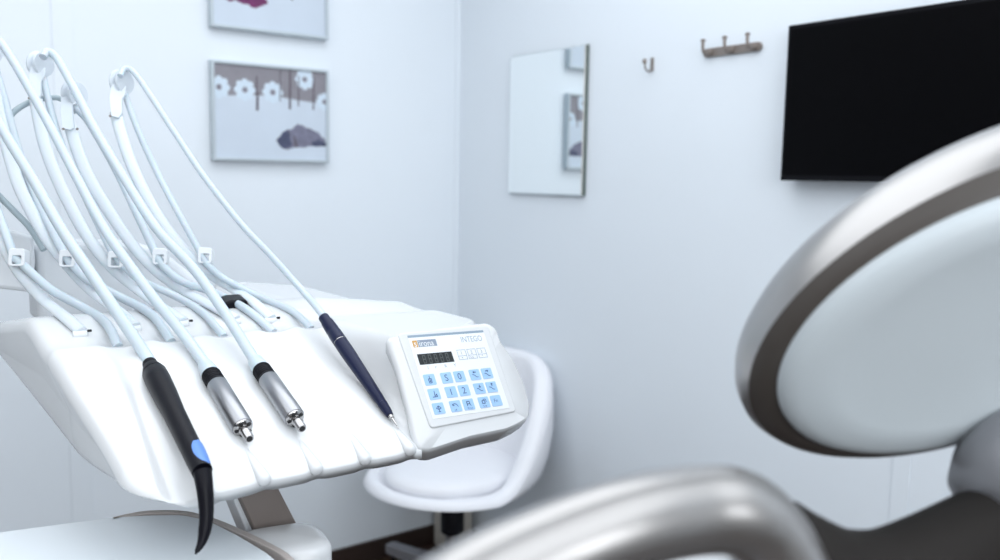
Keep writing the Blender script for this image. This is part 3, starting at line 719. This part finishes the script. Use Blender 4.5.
# 2 and 3 motors
def motor(name, A, B, pts, label, Ytop):
    d = (B-A).normalized(); t = thing(name, A, label, 'dental handpiece', 'silver motor handpieces on the unit')
    L = (B-A).length
    m = MB(); m.lathe(A-d*.020, B, [(0, .0072), (.001, .0092), (.010, .0098), (.012, .0104), (.020, .0110), (.023, .0108)], 'hose', 32); m.build('sleeve', t)
    m = MB(); pr = [(0, .0098), (.001, .0108)]
    for k in range(5): z = .003+k*.0035; pr += [(z, .0114), (z+.0015, .0114), (z+.002, .0108), (z+.003, .0108)]
    pr += [(.022, .0117), (.0245, .0119)]
    m.lathe(A, B, pr, 'rubber', 36); m.build('grip_ring', t)
    s0, s1 = .0245, L-.022
    m = MB(); m.lathe(A, B, [(s0, .0116), (s0+.0006, .0119), (s1-.002, .0119), (s1, .0112)], 'steel', 40); m.build('motor_sleeve', t)
    m = MB(); m.lathe(A, B, [(s1-.001, .0108), (s1+.002, .0104), (s1+.0035, .0085), (s1+.004, .006)], 'chrome', 32)
    u_ = Vector((0, 0, 1)); u_ = (u_-d*u_.dot(d)).normalized(); v_ = d.cross(u_)
    for k in range(5):
        an = k*2*PI/5+.5; c = A+d*(s1+.001)+(u_*math.cos(an)+v_*math.sin(an))*.0078
        m.lathe(c, c+d, [(0, .0022), (.0034, .0022), (.0034, .0012)], 'dark', 10)
    m.build('coupling', t)
    m = MB(); z = s1+.0035
    m.lathe(A, B, [(z, .0062), (z+.003, .0062), (z+.0035, .0045), (z+.006, .0045), (z+.0062, .0055), (z+.017, .0052), (L, .0046)], 'chrome', 28)
    m.build('spigot', t)
    m = MB(); m.lathe(A, B, [(L-.0004, .0034), (L+.0004, .0034)], 'dark', 20); m.build('bore', t)
    hose(t, pts, Ytop, A-d*.012, d, .0056, .0070)
motor('micromotor_handpiece', atX(210.5, 374, RX[1]), atX(249.6, 439, RX[1]), [(-12, 40), (-4, 39), (4, 47), (22, 76), (51, 128), (78, 180), (105, 230), (133, 270), (156, 301), (183, 334)],
      'silver motor handpiece with black ring, next to the black handpiece', 1.44)
motor('micromotor_handpiece', atX(261, 369, RX[2]), atX(302.3, 428.8, RX[2]), [(43, 57), (47, 52), (55, 56), (64, 70), (80, 100), (96, 131), (124, 178), (157, 229), (193, 268), (223, 310)],
      'silver motor handpiece with black ring, nearer the navy handpiece than the other silver one', 1.44)
# 5 navy pen
A = atX(323.5, 317, RX[4]-.002); B = atX(397, 425.5, RX[4]-.001); d = (B-A).normalized(); L = (B-A).length
t = thing('turbine_handpiece', A, 'slim navy blue handpiece with a fine metal tip, resting beside the keypad', 'dental handpiece')
m = MB(); m.lathe(A, B, [(0, .0058), (.001, .0072), (.012, .0074), (.0125, .0082), (.03, .0090), (.034, .0084), (.036, .0092), (.056, .0094)], 'navy', 32); m.build('rear_sleeve', t)
m = MB(); m.lathe(A, B, [(.056, .0092), (.0572, .0092)], 'chrome', 32); m.build('metal_ring', t)
m = MB(); m.lathe(A, B, [(.0572, .0093), (.08, .0094), (.12, .0082), (L-.052, .0066), (L-.040, .0058), (L-.0395, .0062), (L-.024, .0052), (L-.018, .0040)], 'navy', 32); m.build('grip', t)
m = MB(); m.lathe(A, B, [(L-.018, .0030), (L-.013, .0030), (L-.0125, .0018), (L-.004, .0012), (L, .0005)], 'chrome', 16)
k_ = A+d*(L-.010); m.tube([k_, k_+d*.006, k_+d*.013+Vector((0, -.001, -.002))], .0006, 'chrome', 8)
m.build('metal_tip', t)
hose(t, [(120, 76), (124, 69), (131, 70), (140, 80), (152, 98), (175, 133), (203, 175), (240, 222.5), (270, 254.5), (300, 288)], 1.44, A, d, .0044, .0050)

# ------------------------------------------------------------------ patient chair in the foreground
CH = thing('dental_patient_chair', atD(985, 470, .52)*1, 'blurred silver grey dental patient chair with oval headrest in the right foreground', 'dental chair')
D0 = .56
a_ = (R*.0 + U*.50 + F*.86).normalized()
e1 = (R*.80 + U*.58); e1 = (e1-a_*e1.dot(a_)).normalized(); e2 = a_.cross(e1).normalized()
HC = atD(992, 337, D0)
SA, SB = .140, .090
def ring(s_, z, n=96, k=.55, off=Vector((0, 0, 0))): return [HC + off + a_*z + e1*(SA*s_*math.cos(2*PI*i/n)) + e2*((SB+SA*(s_-1)*k)*math.sin(2*PI*i/n) if s_ > 1 else SB*s_*math.sin(2*PI*i/n)) for i in range(n)]
m = MB(); m.loft([ring(.01, .002), ring(.3, .002), ring(.66, .0015), ring(.72, .0005), ring(.78, .000), ring(.90, .0015), ring(.96, .0045), ring(.99, .009), ring(1.0, .016)], 'pad', cap=True); m.build('headrest_pad', CH)
m = MB()
prof = [(.985, .020), (1.0, .014), (1.02, .013), (1.06, .014), (1.12, .018), (1.19, .026), (1.25, .037), (1.285, .050), (1.295, .062), (1.27, .076), (1.19, .090), (1.0, .100), (.7, .108), (.3, .112), (.01, .113)]
m.loft([ring(s_, z, off=R*(.36*z)) for s_, z in prof[5:]], 'silver', cap=False); m.build('headrest_rim', CH)
m = MB(); m.loft([ring(s_, z, off=R*(.36*z)) for s_, z in [(.90, .022)]+prof[:6]], 'cove_shade', cap=False); m.build('headrest_shade_band', CH)  # inner part of the rim, coloured dark to stand in for shade
# lower armrest
def D(pts, dep): return [atD(u, v, dd) for (u, v), dd in zip(pts, dep)]
m = MB(); ap = [(395, 645), (470, 592), (545, 555), (625, 525), (690, 511), (735, 512), (765, 534), (788, 575), (812, 640)]
m.tube(D(ap, (.36, .38, .40, .42, .44, .45, .46, .465, .46)), lambda q: .0225, 'silver', 28, 10); m.build('armrest', CH)
m = MB(); cp = [(520, 690), (610, 630), (690, 592), (738, 580), (768, 598), (790, 640)]
m.tube(D(cp, (.46, .48, .50, .51, .52, .52)), .0235, 'body_matt', 20, 8); m.build('armrest_padding', CH)
# dark saddle bracket and joint
m = MB(); sp = [(772, 545), (800, 562), (840, 578), (885, 578), (930, 562), (985, 535)]
m.tube(D(sp, (.52, .52, .53, .54, .55, .57)), lambda q: .030, 'darkband', 24, 8); m.build('saddle_bracket', CH)
m = MB(); sp = [(800, 630), (870, 630), (940, 620)]
m.tube(D(sp, (.53, .54, .55)), .03, 'darkband', 24, 8); m.build('saddle_bracket', CH)
J = atD(1060, 498, .58); jx = (R*.35+U*-.55-F*.75).normalized()
m = MB(); m.lathe(J+jx*-.06, J+jx, [(0, .01), (.002, .035), (.012, .047), (.03, .052), (.075, .052), (.078, .050), (.081, .050), (.084, .052), (.10, .050), (.112, .040), (.117, .02), (.118, .002)], 'shellgrey', 48); m.build('pivot_joint', CH)
m = MB(); m.tube([J, atD(1040, 420, .62), atD(1080, 350, .66)], lambda q: .034, 'shellgrey', 24, 8); m.build('headrest_stem', CH)
m = MB(); m.tube([J, atD(1080, 620, .60), Vector((.62, .02, .55)), Vector((.62, .02, .30))], lambda q: .05+.03*q, 'shellgrey', 28, 8); m.build('chair_spine', CH)
m = MB(); m.lathe(Vector((.62, .02, .32)), Vector((.62, .02, 0)), [(0, .075), (.2, .085), (.27, .11), (.28, .22), (.319, .23)], 'grey', 40); m.build('base', CH)
m = MB(); Q = atD(815, 640, .46); m.tube([Q, Q+Vector((.04, .0, -.12)), Vector((.50, .05, .62)), Vector((.60, .03, .48))], .0215, 'silver', 20, 8); m.build('armrest_post', CH)

# ------------------------------------------------------------------ light
def area(name, loc, rot, sx, sy, P, col):
    l = bpy.data.lights.new(name, 'AREA'); l.shape = 'RECTANGLE'; l.size = sx; l.size_y = sy; l.energy = P; l.color = col
    o = bpy.data.objects.new(name, l); COL.objects.link(o); o.location = loc; o.rotation_euler = rot; return o
area('ceiling_lamp', (.80, 1.35, ZC-.02), (0, 0, 0), 1.7, 1.7, 13, (.93, .965, 1))
area('ceiling_lamp', (.80, -.75, ZC-.02), (0, 0, 0), 1.7, 1.7, 10, (.93, .965, 1))
area('ceiling_lamp', (-.95, 1.2, ZC-.02), (0, 0, 0), 1.6, 1.7, 9, (.93, .965, 1))
area('ceiling_lamp', (-.95, -.75, ZC-.02), (0, 0, 0), 1.6, 1.7, 8, (.93, .965, 1))
area('front_fill', (-.1, Y0+.03, 1.8), (PI/2, 0, 0), 2.2, 1.1, 24, (.92, .96, 1))  # unseen fill light added behind the camera to brighten walls and front faces
w = bpy.data.worlds.new('world'); sc.world = w; w.use_nodes = True
w.node_tree.nodes['Background'].inputs[0].default_value = (.75, .85, 1, 1); w.node_tree.nodes['Background'].inputs[1].default_value = .3

vs_ = sc.view_settings; vs_.view_transform = 'Standard'; vs_.look = 'None'; vs_.gamma = 1; vs_.use_curve_mapping = False; vs_.exposure = .90
